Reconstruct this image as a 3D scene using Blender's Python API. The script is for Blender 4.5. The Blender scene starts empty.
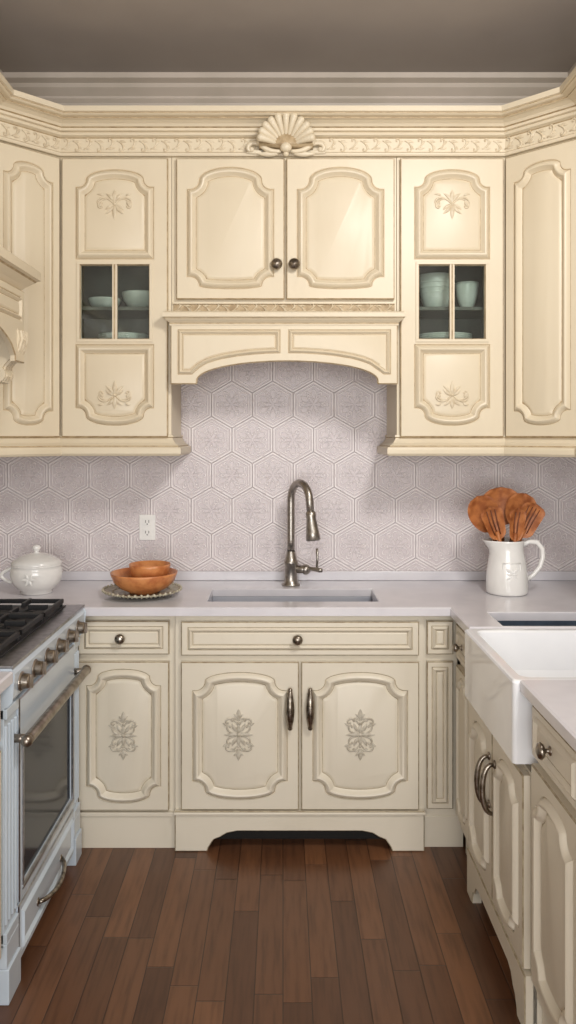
import bpy,bmesh,math,random
from mathutils import Vector,Matrix
random.seed(3)
S=bpy.context.scene
S.view_settings.view_transform='Standard'
PI=math.pi
def lin(c):
    return tuple(((v/255)/12.92 if v/255<=.04045 else ((v/255+.055)/1.055)**2.4) for v in c)+(1,)
# ---------------------------------------------------------------- materials
class NT:
    def __init__(s,name):
        s.mat=bpy.data.materials.new(name); s.mat.use_nodes=True
        s.t=s.mat.node_tree; s.b=s.t.nodes['Principled BSDF']
    def n(s,ty,**k):
        nd=s.t.nodes.new(ty)
        for a,v in k.items(): setattr(nd,a,v)
        return nd
    def put(s,inp,v):
        if isinstance(v,bpy.types.NodeSocket): s.t.links.new(v,inp)
        else: inp.default_value=v
    def m(s,op,*a):
        nd=s.n('ShaderNodeMath',operation=op)
        for i,v in enumerate(a): s.put(nd.inputs[i],v)
        return nd.outputs[0]
    def pos(s):
        g=s.n('ShaderNodeNewGeometry'); x=s.n('ShaderNodeSeparateXYZ')
        s.t.links.new(g.outputs['Position'],x.inputs[0]); return x.outputs
    def vec(s,x,y,z):
        c=s.n('ShaderNodeCombineXYZ')
        for i,v in enumerate((x,y,z)): s.put(c.inputs[i],v)
        return c.outputs[0]
    def noise(s,vec,scale,detail=3):
        nd=s.n('ShaderNodeTexNoise'); s.put(nd.inputs['Vector'],vec)
        nd.inputs['Scale'].default_value=scale; nd.inputs['Detail'].default_value=detail
        return nd.outputs['Fac']
    def mix(s,f,a,b):
        nd=s.n('ShaderNodeMix',data_type='RGBA')
        s.put(nd.inputs[0],f); s.put(nd.inputs[6],a); s.put(nd.inputs[7],b); return nd.outputs[2]
    def bump(s,h,st,d=.01):
        nd=s.n('ShaderNodeBump'); nd.inputs['Strength'].default_value=st; nd.inputs['Distance'].default_value=d
        s.put(nd.inputs['Height'],h); s.t.links.new(nd.outputs[0],s.b.inputs['Normal'])
    def ramp(s,f,lo,hi):
        nd=s.n('ShaderNodeMapRange',interpolation_type='SMOOTHSTEP'); s.put(nd.inputs[0],f)
        nd.inputs[1].default_value=lo; nd.inputs[2].default_value=hi; return nd.outputs[0]
def simple(name,c,rough=.5,metal=0,var=.0,c2=None,scale=20,bump=0,coat=0,ior=None):
    n=NT(name); n.b.inputs['Roughness'].default_value=rough; n.b.inputs['Metallic'].default_value=metal
    if coat: n.b.inputs['Coat Weight'].default_value=coat
    if ior: n.b.inputs['IOR'].default_value=ior
    p=n.pos(); f=n.noise(n.vec(p[0],p[1],p[2]),scale)
    c2=c2 or tuple(int(v*(1-var)) for v in c)
    n.put(n.b.inputs['Base Color'],n.mix(n.ramp(f,.35,.7),lin(c),lin(c2)))
    if bump: n.bump(f,bump,.002)
    return n.mat
def paint(name,c,g):
    n=NT(name); n.b.inputs['Roughness'].default_value=.40
    p=n.pos()
    f=n.noise(n.vec(n.m('MULTIPLY',p[0],22),n.m('MULTIPLY',p[1],22),n.m('MULTIPLY',p[2],5)),1.2,4)
    f2=n.noise(n.vec(p[0],p[1],p[2]),3.0,2)
    k=n.m('ADD',n.m('MULTIPLY',n.ramp(f,.5,.85),.12),n.m('MULTIPLY',n.ramp(f2,.4,.75),.22))
    n.put(n.b.inputs['Base Color'],n.mix(k,lin(c),lin(g)))
    n.bump(f,.03,.002)
    return n.mat
CU=paint('cream_paint_warm_lit',(214,201,176),(198,180,150))  # cream of the uppers, with their warmer light put into the colour
CL=paint('cream_paint_cool_lit',(218,209,191),(196,185,162))  # same cream lower down, the cooler low daylight put into the colour
GU=simple('antique_glaze_upper',(184,163,130),.55,c2=(154,131,98),scale=35)
GL=simple('antique_glaze_lower',(176,162,136),.55,c2=(142,126,100),scale=35)
OU=simple('applique_upper',(212,198,172),.45,c2=(196,179,150),scale=60)
OL=simple('applique_lower',(196,188,172),.42,c2=(170,160,142),scale=60)
DARKIN=simple('cabinet_interior',(92,93,84),.6,var=.1)
BLACK=simple('recess_shade',(22,18,15),.8)  # near-black colour stands in for shade under the units
IRON=simple('cast_iron',(30,30,32),.5,var=.3,bump=.2,scale=200)
PEW=simple('pewter_metal',(165,156,145),.28,1,c2=(110,100,88),scale=50)
BRZ=simple('warm_pewter',(168,158,147),.30,1,c2=(130,119,108),scale=30)
NICK=simple('brushed_nickel',(176,170,162),.33,1,c2=(152,146,138),scale=60)
STEEL=simple('stainless_steel',(175,176,180),.3,1,c2=(150,152,156),scale=40)
BSTEEL=simple('steel_basin',(78,90,106),.4,.2,var=.15)
GREYB=simple('grey_basin',(180,182,190),.3,0,c2=(168,170,180),scale=5,coat=.3)
ENAM=simple('range_enamel',(202,213,223),.25,0,c2=(192,204,215),scale=3,coat=.3)
GLASSD=simple('oven_glass',(34,42,52),.12,0,c2=(28,34,44),scale=2,ior=1.3)
WHITE=simple('white_ceramic',(236,234,230),.18,0,c2=(226,224,220),scale=8,coat=.5)
WHITE2=simple('white_fireclay',(238,239,241),.15,0,c2=(230,231,234),scale=4,coat=.5)
CELAD=simple('pale_ceramic',(206,210,202),.3,0,c2=(190,196,186),scale=20)
TERRA=simple('orange_wood',(212,142,86),.4,0,c2=(180,104,56),scale=25,coat=.2)
SPOON=simple('spoon_wood',(182,114,64),.5,0,c2=(144,80,40),scale=30)
SPOOND=simple('spoon_wood_dark',(112,58,28),.5,0,c2=(90,46,20),scale=30)
PLATE=simple('beaded_glass_plate',(186,180,160),.3,.1,c2=(146,138,116),scale=60)
QUARTZ=simple('quartz_counter',(216,213,217),.24,0,c2=(206,203,208),scale=6,coat=.3)
PLAST=simple('outlet_plastic',(232,230,226),.35,0,var=.02)
SLOT=simple('outlet_slot',(60,58,56),.6)
TAUPE=simple('ceiling_paint',(165,157,151),.8,0,c2=(158,150,144),scale=2)
TRIM=simple('trim_paint',(186,175,163),.5,0,c2=(176,166,153),scale=4)
WALLP=simple('wall_paint',(192,184,174),.8,0,c2=(184,176,166),scale=2)
gl=bpy.data.materials.new('cabinet_glass'); gl.use_nodes=True; t=gl.node_tree; t.nodes.clear()
o=t.nodes.new('ShaderNodeOutputMaterial'); mx=t.nodes.new('ShaderNodeMixShader'); tr=t.nodes.new('ShaderNodeBsdfTransparent'); gs=t.nodes.new('ShaderNodeBsdfGlossy')
gs.inputs['Roughness'].default_value=.05; tr.inputs[0].default_value=(.9,.94,.92,1); mx.inputs[0].default_value=.06
t.links.new(tr.outputs[0],mx.inputs[1]); t.links.new(gs.outputs[0],mx.inputs[2]); t.links.new(mx.outputs[0],o.inputs[0]); GLASS=gl
def floor_mat():
    n=NT('wood_plank_floor'); p=n.pos(); W=.082; L=.62
    a=n.m('DIVIDE',p[0],W); row=n.m('FLOOR',a)
    wn=n.n('ShaderNodeTexWhiteNoise',noise_dimensions='1D'); n.put(wn.inputs['W'],row)
    yy=n.m('ADD',n.m('DIVIDE',p[1],L),n.m('MULTIPLY',wn.outputs['Value'],7.3)); pl=n.m('FLOOR',yy)
    w2=n.n('ShaderNodeTexWhiteNoise',noise_dimensions='2D'); n.put(w2.inputs['Vector'],n.vec(row,pl,0))
    r=w2.outputs['Value']
    g=n.noise(n.vec(n.m('MULTIPLY',p[0],60),n.m('ADD',n.m('MULTIPLY',p[1],5),n.m('MULTIPLY',r,40)),0),1.0,6)
    c=n.mix(r,lin((74,46,31)),lin((122,82,55)))
    c=n.mix(n.m('MULTIPLY',n.ramp(g,.4,.75),.5),c,lin((56,34,22)))
    fx=n.m('FRACT',a); fy=n.m('FRACT',yy)
    ex=n.m('MINIMUM',fx,n.m('SUBTRACT',1.0,fx)); ey=n.m('MULTIPLY',n.m('MINIMUM',fy,n.m('SUBTRACT',1.0,fy)),L/W)
    e=n.m('MINIMUM',ex,ey); gap=n.ramp(e,.0,.03)
    c=n.mix(gap,lin((40,24,16)),c)
    n.put(n.b.inputs['Base Color'],c)
    n.put(n.b.inputs['Roughness'],n.m('ADD',.25,n.m('MULTIPLY',g,.16)))
    n.bump(n.m('ADD',gap,n.m('MULTIPLY',g,.15)),.3,.002)
    return n.mat
FLOOR=floor_mat()
def hex_mat():
    n=NT('hex_embossed_tile'); p=n.pos(); s=.186; R=1.7320508
    x=n.m('ADD',n.m('DIVIDE',p[0],s),20.25); z=n.m('ADD',n.m('DIVIDE',p[2],s),20.1)
    def cell(ox,oy):
        ax=n.m('SUBTRACT',n.m('MODULO',n.m('ADD',x,ox),1.0),.5)
        az=n.m('SUBTRACT',n.m('MODULO',n.m('ADD',z,oy),R),R/2)
        return ax,az,n.m('ADD',n.m('MULTIPLY',ax,ax),n.m('MULTIPLY',az,az))
    ax,az,ad=cell(0,0); bx,bz,bd=cell(.5,R/2)
    k=n.m('LESS_THAN',ad,bd); k1=n.m('SUBTRACT',1.0,k)
    gx=n.m('ADD',n.m('MULTIPLY',ax,k),n.m('MULTIPLY',bx,k1)); gz=n.m('ADD',n.m('MULTIPLY',az,k),n.m('MULTIPLY',bz,k1))
    qx=n.m('ABSOLUTE',gx); qz=n.m('ABSOLUTE',gz)
    d=n.m('MAXIMUM',qx,n.m('ADD',n.m('MULTIPLY',qx,.5),n.m('MULTIPLY',qz,.8660254)))
    r=n.m('SQRT',n.m('ADD',n.m('MULTIPLY',gx,gx),n.m('MULTIPLY',gz,gz))); th=n.m('ARCTAN2',gz,gx)
    def band(v,c,w):
        return n.m('SUBTRACT',1.0,n.ramp(n.m('ABSOLUTE',n.m('SUBTRACT',v,c)),w*.45,w))
    g0=band(d,.5,.016); l1=band(d,.470,.030); l2=band(d,.400,.019)
    cs=n.m('COSINE',n.m('MULTIPLY',th,6.0))
    pet=n.m('SUBTRACT',r,n.m('MULTIPLY',.19,n.m('ADD',1.0,n.m('MULTIPLY',.6,cs))))
    l3=band(pet,.05,.024); l4=band(pet,-.035,.020)
    cs2=n.m('COSINE',n.m('ADD',n.m('MULTIPLY',th,6.0),PI))
    pet2=n.m('SUBTRACT',r,n.m('ADD',.27,n.m('MULTIPLY',.09,cs2))); l5=band(pet2,0.0,.021)
    l5=n.m('MULTIPLY',l5,n.m('SUBTRACT',1.0,n.ramp(d,.39,.41)))
    ns=n.noise(n.vec(p[0],p[1],p[2]),38,3)
    h=n.m('MAXIMUM',n.m('MAXIMUM',l1,l2),n.m('MAXIMUM',n.m('MAXIMUM',l3,l4),l5))
    h=n.m('MULTIPLY',h,n.ramp(ns,.18,.5))
    c=n.mix(n.m('MULTIPLY',n.ramp(ns,.35,.7),.5),lin((208,198,199)),lin((194,182,185)))
    c=n.mix(n.m('MULTIPLY',h,.9),c,lin((236,229,228)))
    c=n.mix(n.m('MULTIPLY',g0,.4),c,lin((178,168,171)))
    n.put(n.b.inputs['Base Color'],c); n.b.inputs['Roughness'].default_value=.38
    n.bump(n.m('SUBTRACT',h,n.m('MULTIPLY',g0,.6)),.7,.004)
    return n.mat
HEX=hex_mat()
# ---------------------------------------------------------------- mesh helpers
GROUPS={}
def group(name):
    e=bpy.data.objects.new(name,None); S.collection.objects.link(e); e.empty_display_size=.1
    GROUPS[e]=[]; return e
def link(ob,par):
    S.collection.objects.link(ob)
    if par is not None: GROUPS[par].append(ob)
    return ob
def F(o,u):
    u=Vector(u).normalized(); v=Vector((0,0,1)); w=u.cross(v); M=Matrix.Identity(4)
    for i in range(3): M[i][0]=u[i]; M[i][1]=v[i]; M[i][2]=w[i]; M[i][3]=o[i]
    return M
class MB:
    def __init__(s,M=None): s.v=[];s.f=[];s.m=[];s.M=M or Matrix.Identity(4);s.mats=[]
    def mi(s,mat):
        if mat not in s.mats: s.mats.append(mat)
        return s.mats.index(mat)
    def add(s,vs,fs,mat):
        b=len(s.v); s.v+= [s.M@Vector(v) for v in vs]; i=s.mi(mat)
        for f in fs: s.f.append([b+k for k in f]); s.m.append(i)
    def box(s,x0,x1,y0,y1,z0,z1,mat):
        x0,x1=sorted((x0,x1));y0,y1=sorted((y0,y1));z0,z1=sorted((z0,z1))
        vs=[(x0,y0,z0),(x1,y0,z0),(x1,y1,z0),(x0,y1,z0),(x0,y0,z1),(x1,y0,z1),(x1,y1,z1),(x0,y1,z1)]
        s.add(vs,[(0,3,2,1),(4,5,6,7),(0,1,5,4),(1,2,6,5),(2,3,7,6),(3,0,4,7)],mat)
    def prism(s,poly,z0,z1,mat):
        n=len(poly); vs=[(x,y,z0) for x,y in poly]+[(x,y,z1) for x,y in poly]
        s.add(vs,[tuple(range(n-1,-1,-1)),tuple(range(n,2*n))]+[(i,(i+1)%n,n+(i+1)%n,n+i) for i in range(n)],mat)
    def lathe(s,prof,c,mat,seg=32,axis='z',fn=None):
        vs=[];n=len(prof)
        for j in range(seg):
            a=2*PI*j/seg
            for r,h in prof:
                if fn: r=fn(r,h,a)
                p=(r*math.cos(a),r*math.sin(a),h)
                if axis=='y': p=(p[0],-p[2],p[1])
                if axis=='x': p=(p[2],p[0],p[1])
                vs.append((c[0]+p[0],c[1]+p[1],c[2]+p[2]))
        fs=[(j*n+i,((j+1)%seg)*n+i,((j+1)%seg)*n+i+1,j*n+i+1) for j in range(seg) for i in range(n-1)]
        s.add(vs,fs,mat)
    def tube(s,pts,rad,mat,seg=12,flat=1.0):
        pts=[Vector(p) for p in pts]; n=len(pts)
        if not isinstance(rad,(list,tuple)): rad=[rad]*n
        vs=[];ref=None
        for i,p in enumerate(pts):
            tg=(pts[min(i+1,n-1)]-pts[max(i-1,0)]).normalized()
            if ref is None:
                ref=Vector((0,0,1)) if abs(tg.z)<.9 else Vector((1,0,0))
            a=(ref-tg*ref.dot(tg)).normalized(); b=tg.cross(a); ref=a
            for k in range(seg):
                th=2*PI*k/seg; vs.append(p+(a*math.cos(th)+b*math.sin(th)*flat)*rad[i])
        fs=[(i*seg+k,i*seg+(k+1)%seg,(i+1)*seg+(k+1)%seg,(i+1)*seg+k) for i in range(n-1) for k in range(seg)]
        fs+=[tuple(range(seg-1,-1,-1)),tuple((n-1)*seg+k for k in range(seg))]
        s.add(vs,fs,mat)
    def ball(s,c,r,mat,seg=16,rings=10):
        if not isinstance(r,(tuple,list)): r=(r,r,r)
        vs=[];
        for i in range(rings+1):
            ph=PI*i/rings
            for j in range(seg):
                a=2*PI*j/seg
                vs.append((c[0]+r[0]*math.sin(ph)*math.cos(a),c[1]+r[1]*math.sin(ph)*math.sin(a),c[2]+r[2]*math.cos(ph)))
        s.add(vs,[(i*seg+j,(i+1)*seg+j,(i+1)*seg+(j+1)%seg,i*seg+(j+1)%seg) for i in range(rings) for j in range(seg)],mat)
    def leaf(s,x,y,L,W,ang,w0,h,mat,curl=0,n=6):
        a0=math.radians(ang);c=math.radians(curl);px,py=x,y;vs=[]
        for i in range(n+1):
            t=i/n;a=a0+c*t
            hw=W/2*(math.sin(PI*min(1,t**.8*.97+.03)))**.8+.0006
            nx,ny=-math.sin(a),math.cos(a)
            hh=h*(.35+.65*math.sin(PI*min(1,t*.85+.12)))
            for q,zz in ((-1,0),(-.55,.8),(0,.55),(.55,.8),(1,0)):
                vs.append((px+nx*hw*q,py+ny*hw*q,w0-.0008+hh*zz+(.0008 if zz else 0)))
            px+=math.cos(a)*L/n;py+=math.sin(a)*L/n
        s.add(vs,[(i*5+k,(i+1)*5+k,(i+1)*5+k+1,i*5+k+1) for i in range(n) for k in range(4)],mat)
    def scroll(s,x,y,L,r,ang,w0,mat,curl=-240,n=16):
        """C-scroll: round rib that tightens into a spiral eye"""
        a=math.radians(ang);c=math.radians(curl);px,py=x,y;pts=[];rd=[]
        tot=sum((i/n)**1.4+.25 for i in range(n))
        for i in range(n+1):
            t=i/n;pts.append((px,py,w0+.001));rd.append(r*(.55+.6*math.sin(PI*min(1,t*.9+.1))))
            st=L/n*(1.25-.9*t)
            px+=math.cos(a)*st;py+=math.sin(a)*st;a+=c*((t**1.4+.25)/tot)
        s.tube(pts,rd,mat,8);s.ball((px,py,w0+.001),(r*1.35,r*1.35,r*1.3),mat,10,6)
    def obj(s,name,par=None,bevel=0,smooth=False,seg=2):
        me=bpy.data.meshes.new(name); me.from_pydata([tuple(v) for v in s.v],[],s.f)
        for m in s.mats: me.materials.append(m)
        for p,i in zip(me.polygons,s.m): p.material_index=i; p.use_smooth=smooth
        me.update(); ob=bpy.data.objects.new(name,me); link(ob,par)
        if bevel:
            b=ob.modifiers.new('bevel','BEVEL'); b.width=bevel; b.segments=seg; b.limit_method='ANGLE'; b.angle_limit=math.radians(40)
        return ob
def area2(p): return sum(p[i][0]*p[(i+1)%len(p)][1]-p[(i+1)%len(p)][0]*p[i][1] for i in range(len(p)))/2
def segd(p,a,b):
    dx,dy=b[0]-a[0],b[1]-a[1]; L=dx*dx+dy*dy
    t=0 if L==0 else max(0,min(1,((p[0]-a[0])*dx+(p[1]-a[1])*dy)/L))
    return math.hypot(p[0]-a[0]-t*dx,p[1]-a[1]-t*dy)
def offs(poly,d):
    n=len(poly);out=[]
    for i in range(n):
        a,b,c=poly[i-1],poly[i],poly[(i+1)%n]
        e1=Vector((b[0]-a[0],b[1]-a[1])).normalized();e2=Vector((c[0]-b[0],c[1]-b[1])).normalized()
        n1=Vector((-e1.y,e1.x));n2=Vector((-e2.y,e2.x));m=n1+n2
        if m.length<1e-6: m=n1
        m.normalize();k=max(.5,m.dot(n1));out.append((b[0]+m.x*d/k,b[1]+m.y*d/k))
    if abs(d)<.006: return out
    ok=[min(segd(p,poly[j],poly[(j+1)%n]) for j in range(n))>=abs(d)*.97 for p in out]
    if all(ok) or not any(ok): return out
    st=ok.index(True); i=0
    while i<n:
        k=(st+i)%n
        if not ok[k]:
            j=i
            while not ok[(st+j)%n] and j<n: j+=1
            A=out[(st+i-1)%n];B=out[(st+j)%n];cnt=j-i+1
            for q in range(i,j):
                f=(q-i+1)/cnt; out[(st+q)%n]=(A[0]+(B[0]-A[0])*f,A[1]+(B[1]-A[1])*f)
            i=j
        else: i+=1
    return out
PROF=[(0.002,-.004,0),(.004,-.004,1),(.009,.004,0),(.014,.010,0),(.019,.0125,0),(.024,.011,0),(.029,.005,0),(.034,-.002,0),(.038,-.0055,0),(.0405,-.0055,1),(.046,-.001,0),(.052,.001,0)]
PROFS=[(0.0015,-.003,0),(.0035,-.003,1),(.007,.003,0),(.011,.007,0),(.015,.003,0),(.019,-.003,0),(.021,-.003,1),(.026,.001,0)]
def slab(name,par,M,outer,panels=(),opens=(),t=.02,prof=PROF,mats=(CU,GU),edge=.004,back=False):
    if area2(outer)<0: outer=outer[::-1]
    bm=bmesh.new()
    def ring(poly,z): return [bm.verts.new((x,y,z)) for x,y in poly]
    def bridge(a,b,mi,sm=False):
        n=len(a)
        for i in range(n):
            f=bm.faces.new((a[i],a[(i+1)%n],b[(i+1)%n],b[i])); f.material_index=mi
    def eds(r): return [bm.edges.get((r[i],r[(i+1)%len(r)])) or bm.edges.new((r[i],r[(i+1)%len(r)])) for i in range(len(r))]
    r0=ring(outer,0);r1=ring(outer,t-edge);r2=ring(offs(outer,edge),t)
    bridge(r0,r1,0);bridge(r1,r2,1);E=eds(r2)
    for op in opens:
        if area2(op)<0: op=op[::-1]
        a=ring(op,t);b=ring(offs(op,.003),t-.004);c=ring(offs(op,.003),0)
        bridge(a,b,1);bridge(b,c,0);E+=eds(a)
    for pn in panels:
        if area2(pn)<0: pn=pn[::-1]
        a=ring(pn,t);E+=eds(a)
        for ins,dz,mi in prof:
            b=ring(offs(pn,ins),t+dz);bridge(a,b,mi);a=b
        f=bm.faces.new(a);f.material_index=0
    res=bmesh.ops.triangle_fill(bm,use_beauty=True,use_dissolve=False,edges=E,normal=(0,0,1))
    for f in [g for g in res['geom'] if isinstance(g,bmesh.types.BMFace)]:
        f.material_index=0
        f.normal_update()
        if f.normal.z<0: f.normal_flip()
    if back:
        b=[bm.verts.new((x,y,0)) for x,y in outer]; E2=eds(b)
        for op in opens:
            if area2(op)<0: op=op[::-1]
            E2+=eds(ring(offs(op,.003),0))
        bmesh.ops.triangle_fill(bm,use_beauty=True,use_dissolve=False,edges=E2,normal=(0,0,-1))
    bm.transform(M)
    for f in bm.faces: f.smooth=True
    me=bpy.data.meshes.new(name);bm.to_mesh(me);bm.free()
    me.set_sharp_from_angle(angle=math.radians(28))
    for m in mats: me.materials.append(m)
    return link(bpy.data.objects.new(name,me),par)
def rect(x0,y0,x1,y1): return [(x0,y0),(x1,y0),(x1,y1),(x0,y1)]
def prov(x0,y0,x1,y1,s=.014,c=.032,b=.035,top=True,bot=True,bb=None):
    cx=(x0+x1)/2;hw=(x1-x0)/2
    def cap(b):
        pts=[(hw,0),(hw-s*.5,0)]
        for i in range(9):
            a=-PI/2-(PI/2)*i/8; pts.append((hw-s+c*math.cos(a),c+c*math.sin(a)))
        A=hw-s-c
        for i in range(1,17):
            a=(PI/2)*i/16; pts.append((A*math.cos(a),c+b*math.sin(a)))
        left=[(-x,y) for x,y in pts[:-1]][::-1]
        return pts+left,c+b
    out=[]
    if bot:
        cp,h=cap(bb if bb is not None else b); out+=[(cx+x,y0+h-y) for x,y in cp[::-1]]
    else: out+=[(x0,y0),(x1,y0)]
    if top:
        cp,h=cap(b); out+=[(cx+x,y1-h+y) for x,y in cp]
    else: out+=[(x1,y1),(x0,y1)]
    return out
def sweep(mb,path,prof,mat,mats=None):
    n=len(path);N=[]
    for i in range(n):
        ns=[]
        if i>0: e=(Vector(path[i])-Vector(path[i-1])).normalized();ns.append(Vector((e.y,-e.x)))
        if i<n-1: e=(Vector(path[i+1])-Vector(path[i])).normalized();ns.append(Vector((e.y,-e.x)))
        m=sum(ns,Vector((0,0))).normalized();N.append(m/m.dot(ns[0]))
    k=len(prof)
    for j in range(k-1):
        vs=[]
        for i in range(n):
            for q in (j,j+1):
                o,z=prof[q][:2];p=Vector(path[i])+N[i]*o;vs.append((p.x,p.y,z))
        mt=prof[j+1][2] if len(prof[j+1])>2 else mat
        mb.add(vs,[(2*i,2*i+2,2*i+3,2*i+1) for i in range(n-1)],mt)
    for i in (0,n-1):
        vs=[((Vector(path[i])+N[i]*p[0]).x,(Vector(path[i])+N[i]*p[0]).y,p[1]) for p in prof]
        mb.add(vs,[tuple(range(k))],mat)
def knob(par,M,u,v,mat=PEW,r=.016,name='knob'):
    mb=MB(M@Matrix.Translation((u,v,0)))
    mb.lathe([(0.0001,0),(.012,0),(.012,.003),(.006,.006),(.0055,.014),(r*.8,.018),(r,.024),(r*.85,.031),(r*.4,.035),(.0001,.036)],(0,0,0),mat,20)
    mb.obj(name,par,smooth=True)
def pull(par,M,u,v,L=.14,mat=PEW,name='pull_handle'):
    mb=MB(M@Matrix.Translation((u,v,0)));h=L/2
    for q in (-1,1):
        mb.lathe([(.0001,0),(.011,0),(.011,.003),(.007,.006),(.006,.02),(.0001,.022)],(0,q*h*.72,0),mat,14)
    pts=[];rd=[]
    for i in range(17):
        t=-1+2*i/16;pts.append((0,t*h,.018+.016*(1-t*t)));rd.append(.0055+.0110*(1-t*t)**.8+(.003 if abs(t)>.93 else 0))
    mb.tube(pts,rd,mat,12);mb.ball((0,h,.018),.0095,mat,10,8);mb.ball((0,-h,.018),.0095,mat,10,8)
    mb.obj(name,par,smooth=True)
def bow(par,M,u,v,L=.16,mat=PEW,name='pull_handle'):
    mb=MB(M@Matrix.Translation((u,v,0)));h=L/2;pts=[];rd=[]
    for i in range(19):
        a=PI*i/18;pts.append((0,-h*math.cos(a)*(1),.003+.036*math.sin(a)**.75));rd.append(.0060+.0035*math.sin(a))
    mb.tube(pts,rd,mat,12)
    for q in (-1,1): mb.lathe([(.0001,0),(.013,0),(.012,.004),(.007,.008),(.0001,.009)],(0,q*h,0),mat,14)
    mb.obj(name,par,smooth=True)
def damask(par,M,u,v,z,s=1,mat=OL,name='applique'):
    mb=MB(M@Matrix.Translation((u,v,0))@Matrix.Diagonal((s,s,1,1)));h=.008;r=.0032
    for sy in (1,-1):
        def A(a): return a*sy
        mb.leaf(0,.004*sy,.034,.017,A(90),z,h,mat)
        mb.leaf(0,.052*sy,.040,.018,A(90),z,h,mat)
        for sx in (1,-1):
            def B(a): return (a if sx>0 else 180-a)*sy
            def C(c): return c*sx*sy
            mb.scroll(.003*sx,.034*sy,.085,r,B(62),z,mat,C(-300))
            mb.scroll(.008*sx,.006*sy,.075,r,B(-2),z,mat,C(290))
            mb.scroll(.002*sx,.050*sy,.042,r*.8,B(45),z,mat,C(-250))
            mb.leaf(.006*sx,.012*sy,.034,.013,B(48),z,h,mat,C(25))
            mb.leaf(.003*sx,.060*sy,.020,.008,B(55),z,h,mat,C(-30))
            mb.leaf(.040*sx,.030*sy,.020,.009,B(50),z,h*.8,mat,C(-40))
    for sx in (0,180): mb.leaf(0,0,.052,.014,sx,z,h,mat)
    mb.ball((0,.042,z),(.005,.005,.006),mat,10,6);mb.ball((0,-.042,z),(.005,.005,.006),mat,10,6)
    mb.ball((0,0,z),(.008,.008,.008),mat,10,6)
    mb.obj(name,par,smooth=True)
def fan(par,M,u,v,z,sy=1,s=1,mat=OU,name='applique'):
    """acanthus spray: central bud, C-scrolls to the sides, pendant leaves"""
    mb=MB(M@Matrix.Translation((u,v,0))@Matrix.Diagonal((s,s,1,1)));h=.009;r=.0034
    mb.leaf(0,.006*sy,.052,.022,90*sy,z,h,mat);mb.leaf(0,-.004*sy,.055,.018,-90*sy,z,h,mat)
    for sx in (1,-1):
        def B(a): return (a if sx>0 else 180-a)*sy
        def C(c): return c*sx*sy
        mb.scroll(.002*sx,.0,.125,r*1.1,B(52),z,mat,C(-310))
        mb.scroll(.03*sx,.022*sy,.085,r,B(-8),z,mat,C(-280))
        mb.leaf(.004*sx,.012*sy,.044,.014,B(66),z,h,mat,C(-50))
        mb.leaf(.004*sx,-.004*sy,.048,.014,B(-58),z,h,mat,C(30))
        mb.leaf(.004*sx,.0,.040,.013,B(-22),z,h,mat,C(-30))
        mb.leaf(.05*sx,.012*sy,.030,.011,B(-70),z,h,mat,C(30))
        mb.leaf(.045*sx,.034*sy,.026,.010,B(40),z,h,mat,C(-70))
    mb.ball((0,0,z),(.008,.008,.008),mat,10,6)
    mb.obj(name,par,smooth=True)
def carved(mb,x0,x1,yc,w0,h,mat,step=.042):
    n=max(1,int(round((x1-x0)/step)));st=(x1-x0)/n
    for i in range(n):
        x=x0+i*st;k=h/.045;u=1 if i%2==0 else -1
        mb.scroll(x,yc-.014*k*u,st*1.9,.0026*k,25*u,w0,mat,300*u,10)
        mb.leaf(x+st*.15,yc-.012*k*u,st*.7,.010*k,-5*u,w0,.005,mat,35*u,4)
        mb.leaf(x+st*.55,yc+.0*k*u,st*.5,.010*k,70*u,w0,.005,mat,-50*u,4)
# ---------------------------------------------------------------- room
XL,XR,YF,CZ=-1.36,1.38,-5.4,3.2
def roombox(name,a,mat,par=None):
    mb=MB();mb.box(*a,mat);return mb.obj(name,par)
roombox('floor',(XL-.1,XR+.1,YF-.1,.1,-.1,0),FLOOR)
roombox('ceiling',(XL-.1,XR+.1,YF-.1,.1,CZ,CZ+.1),TAUPE)
roombox('wall_back',(XL-.1,XR+.1,0,.1,0,CZ),WALLP)
roombox('wall_left',(XL-.1,XL,YF,0,0,CZ),WALLP)
roombox('wall_right',(XR,XR+.1,YF,0,0,CZ),WALLP)
mb=MB()
mb.box(XL,-1.15,YF-.1,YF,0,CZ,WALLP);mb.box(1.15,XR,YF-.1,YF,0,CZ,WALLP);mb.box(-1.15,1.15,YF-.1,YF,2.7,CZ,WALLP);mb.box(-1.15,1.15,YF-.1,YF,0,.3,WALLP)
mb.obj('wall_front')
mb=MB()
for x in (-1.15,-.02,1.11): mb.box(x,x+.04,YF-.07,YF-.03,.3,2.7,WHITE)
for z in (.3,1.5,2.66): mb.box(-1.15,1.15,YF-.065,YF-.035,z,z+.04,WHITE)
mb.obj('window_1')
mb=MB()
cp=[(0,3.04),(.012,3.04),(.012,3.065),(.03,3.075),(.035,3.10),(.05,3.115),(.05,3.125),(.085,3.15),(.095,3.165),(.125,3.175),(.125,3.199),(0,3.199)]
sweep(mb,[(XL,YF),(XL,0),(XR,0),(XR,YF)],cp,TRIM);mb.obj('trim_1',smooth=False)
roombox('backsplash_tile',(XL+.002,XR-.002,-.008,-.0005,.942,2.2),HEX)
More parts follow.
